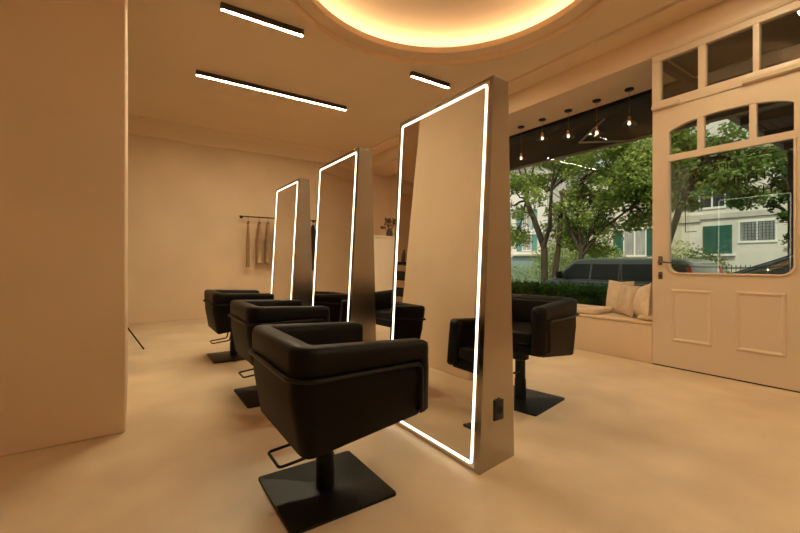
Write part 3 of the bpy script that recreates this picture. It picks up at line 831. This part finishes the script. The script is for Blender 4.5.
MB().box((-.30, 7.24, Z(.50)), (-.12, 7.36, Z(.72))).build('wing_mirror', M['blackplastic'], van, bevel=.03)
for y in (4.70, 7.75):
    for sx, sg in ((.08, -1), (W-.08, 1)): wheel(van, sx, y, .33, .33, sg)

car = thing('dark_car', 'tall dark green car parked at the lower right of the door glass', 'car', (8.4, 0, GZ))
cp = [(-2.0, -.45), (-2.02, .3), (-1.8, .7), (-1.35, 1.12), (-1.0, 1.20), (1.25, 1.20), (1.62, 1.14), (2.55, .74), (3.3, .56), (3.56, .40), (3.62, -.3), (3.5, -.55)]
def cring(x, up): return [(x + (up*(z-.5)*.22 if z > .5 else 0), y, Z(z)) for y, z in cp]
MB().loft([cring(0, 1), cring(1.8, -1)]).build('body', M['carpaint'], car, bevel=.06, seg=3)
def cq(y, z, o): return ((z-.5)*.22 - o if z > .5 else -o, y, Z(z))
MB().loft([[cq(-1.35, .70, o), cq(.15, .70, o), cq(.15, 1.06, o), cq(-1.15, 1.05, o)] for o in (-.02, .012)]).build('side_window', M['dkglass'], car, smooth=0)
MB().loft([[cq(.22, .70, o), cq(2.2, .72, o), cq(1.55, 1.06, o), cq(.22, 1.06, o)] for o in (-.02, .012)]).build('side_window', M['dkglass'], car, smooth=0)
MB().loft([[(xx, 2.50+o, Z(.78)) for xx in (.15, 1.65)] + [(xx, 1.70+o, Z(1.12)) for xx in (1.58, .22)] for o in (0, .02)]).build('windscreen', M['dkglass'], car, smooth=0)
for y in (-1.15, 2.75):
    for sx, sg in ((.08, -1), (1.72, 1)): wheel(car, sx, y, .33, .33, sg)

# buildings
def window(b, y0, y1, z0, z1, pane='dkglass', sh=None, shw=.55, mull=1):
    f = MB().box((-.05, y0-.08, z0-.10), (.06, y1+.08, z0)).box((-.05, y0-.08, z1), (.06, y1+.08, z1+.08)).box((-.04, y0-.06, z0), (.06, y0, z1)).box((-.04, y1, z0), (.06, y1+.06, z1))
    for k in range(mull):
        yc = y0 + (y1-y0)*(k+1)/(mull+1); f.box((-.035, yc-.035, z0), (.02, yc+.035, z1))
    f = f.build('window', M['frame'], b, smooth=0)
    MB().box((-.012, y0, z0), (.0, y1, z1)).build('pane', M[pane], f, smooth=0)
    if sh:
        for a, c_ in ((y0-.08-shw, y0-.08), (y1+.08, y1+.08+shw)):
            m = MB().box((-.07, a, z0-.03), (-.03, c_, z1+.03))
            k = z0
            while k < z1-.06:
                m.box((-.082, a+.05, k+.02), (-.07, c_-.05, k+.06)); k += .09
            m.build('shutter', M[sh], b, smooth=0)
# right house: facade plane X=24
h1 = thing('house', 'cream house with dark green shutters across the street', 'building', (24, 0, GZ))
MB().box((0, -6, 0), (8, 13.0, 10.5)).build('wall', M['facade'], h1, smooth=0)
MB().box((-.5, -6.3, 10.5), (8.3, 13.3, 10.8)).build('roof', M['roofm'], h1, smooth=0)
MB().box((-.08, -6, 4.0), (0, 13.0, 4.25)).build('stone_band', M['stone'], h1, smooth=0)
zg = lambda z: z - GZ
window(h1, 10.75, 11.9, zg(1.4), zg(2.85), 'curtain', 'shutter', .55)
window(h1, 10.75, 11.9, zg(4.4), zg(6.1), 'dkglass', 'shutter', .62)
window(h1, 8.3, 9.3, zg(4.4), zg(6.1), 'dkglass', 'shutter', .55)
window(h1, 5.30, 6.55, zg(2.0), zg(2.88), 'curtain', None)
window(h1, 7.15, 8.15, zg(3.75), zg(5.2), 'dkglass', 'shutter', .62)
window(h1, 3.4, 4.4, zg(3.75), zg(5.2), 'dkglass', 'shutter', .62)
m = MB().box((-.09, 6.85, zg(1.42)), (-.03, 7.42, zg(2.80))).box((-.09, 7.44, zg(1.42)), (-.03, 8.02, zg(2.80)))
k = 1.5
while k < 2.75: m.box((-.10, 6.92, zg(k)), (-.09, 7.36, zg(k+.03))).box((-.10, 7.50, zg(k)), (-.09, 7.96, zg(k+.03))); k += .07
m.build('closed_shutters', M['shutter'], h1, smooth=0)
MB().box((-.14, 6.72, zg(1.30)), (0, 8.15, zg(1.40))).build('window_sill', M['frame'], h1, smooth=0)
g = MB()
for k in range(9): g.box((-.06, 5.34+k*.13, zg(2.02)), (-.045, 5.355+k*.13, zg(2.86)))
for k in range(6): g.box((-.06, 5.32, zg(2.05+k*.14)), (-.045, 6.5, zg(2.062+k*.14)))
g.build('window_grille', M['iron'], h1, smooth=0)
for yy in (4.6, 8.6):
    MB().prism([(yy-.5, zg(3.05)), (yy+.5, zg(3.05)), (yy+.36, zg(3.32)), (yy, zg(3.44)), (yy-.36, zg(3.32))], 'x', -.10, 0).build('stone_ornament', M['stone'], h1, smooth=0)
MB().box((-.10, 3.2, zg(1.62)), (0, 5.0, zg(1.70))).build('string_course', M['stone'], h1, smooth=0)
MB().box((-.16, 4.55, zg(2.0)), (0, 4.72, zg(2.3))).build('wall_box', M['teal'], h1, smooth=0)
# left house
h2 = thing('house', 'pale house with teal shutters seen at the left of the window', 'building', (26, 0, GZ))
MB().box((0, 18.6, 0), (8, 30, 9.5)).build('wall', M['facade2'], h2, smooth=0)
MB().box((-.4, 18.3, 9.5), (8.3, 30.3, 9.8)).build('roof', M['roofm'], h2, smooth=0)
MB().box((-.06, 18.6, 0), (0, 30, zg(1.45))).build('shopfront', M['teal'], h2, smooth=0)
MB().box((-.3, 19.2, zg(1.5)), (0, 21.8, zg(1.62))).build('shop_awning', M['stone'], h2, smooth=0)
for (y0, y1) in ((20.05, 20.85), (22.6, 23.4)):
    window(h2, y0, y1, zg(1.95), zg(3.15), 'curtain', 'shutter2', .5)
    window(h2, y0, y1, zg(3.75), zg(5.1), 'curtain', 'shutter2', .5)
for (y0, y1) in ((19.1, 19.6), (20.0, 20.9), (21.3, 21.8)):
    window(h2, y0, y1, zg(-.3), zg(1.2), 'dkglass', None, mull=0)
# middle house
h3 = thing('house', 'white house with small dark windows between the trees', 'building', (30, 0, GZ))
MB().box((0, 13.5, 0), (8, 18.1, 8.5)).build('wall', M['facade2'], h3, smooth=0)
MB().box((-.4, 13.35, 8.5), (8.3, 18.2, 8.8)).build('roof', M['roofm'], h3, smooth=0)
for (y0, y1) in ((16.6, 17.5), (14.3, 15.2)):
    window(h3, y0, y1, zg(3.1), zg(4.6), 'dkglass', 'shutter2', .4); window(h3, y0, y1, zg(.6), zg(2.0), 'dkglass', 'shutter2', .4)
# iron garden fence across the street
fn = thing('iron_fence', 'low black iron fence before the cream house', 'fence', (17.5, 0, GZ))
f = MB(); 
for k in range(60): f.box((-.01, .2+k*.13, .35), (.01, .22+k*.13, 1.75))
f.build('bars', M['iron'], fn, smooth=0)
MB().box((-.015, .2, 1.60), (.015, 8.0, 1.63)).box((-.015, .2, .55), (.015, 8.0, .58)).build('fence_rail', M['iron'], fn, smooth=0)
MB().box((-.12, .1, 0), (.12, 8.1, .40)).build('fence_wall', M['stone'], fn, smooth=0)
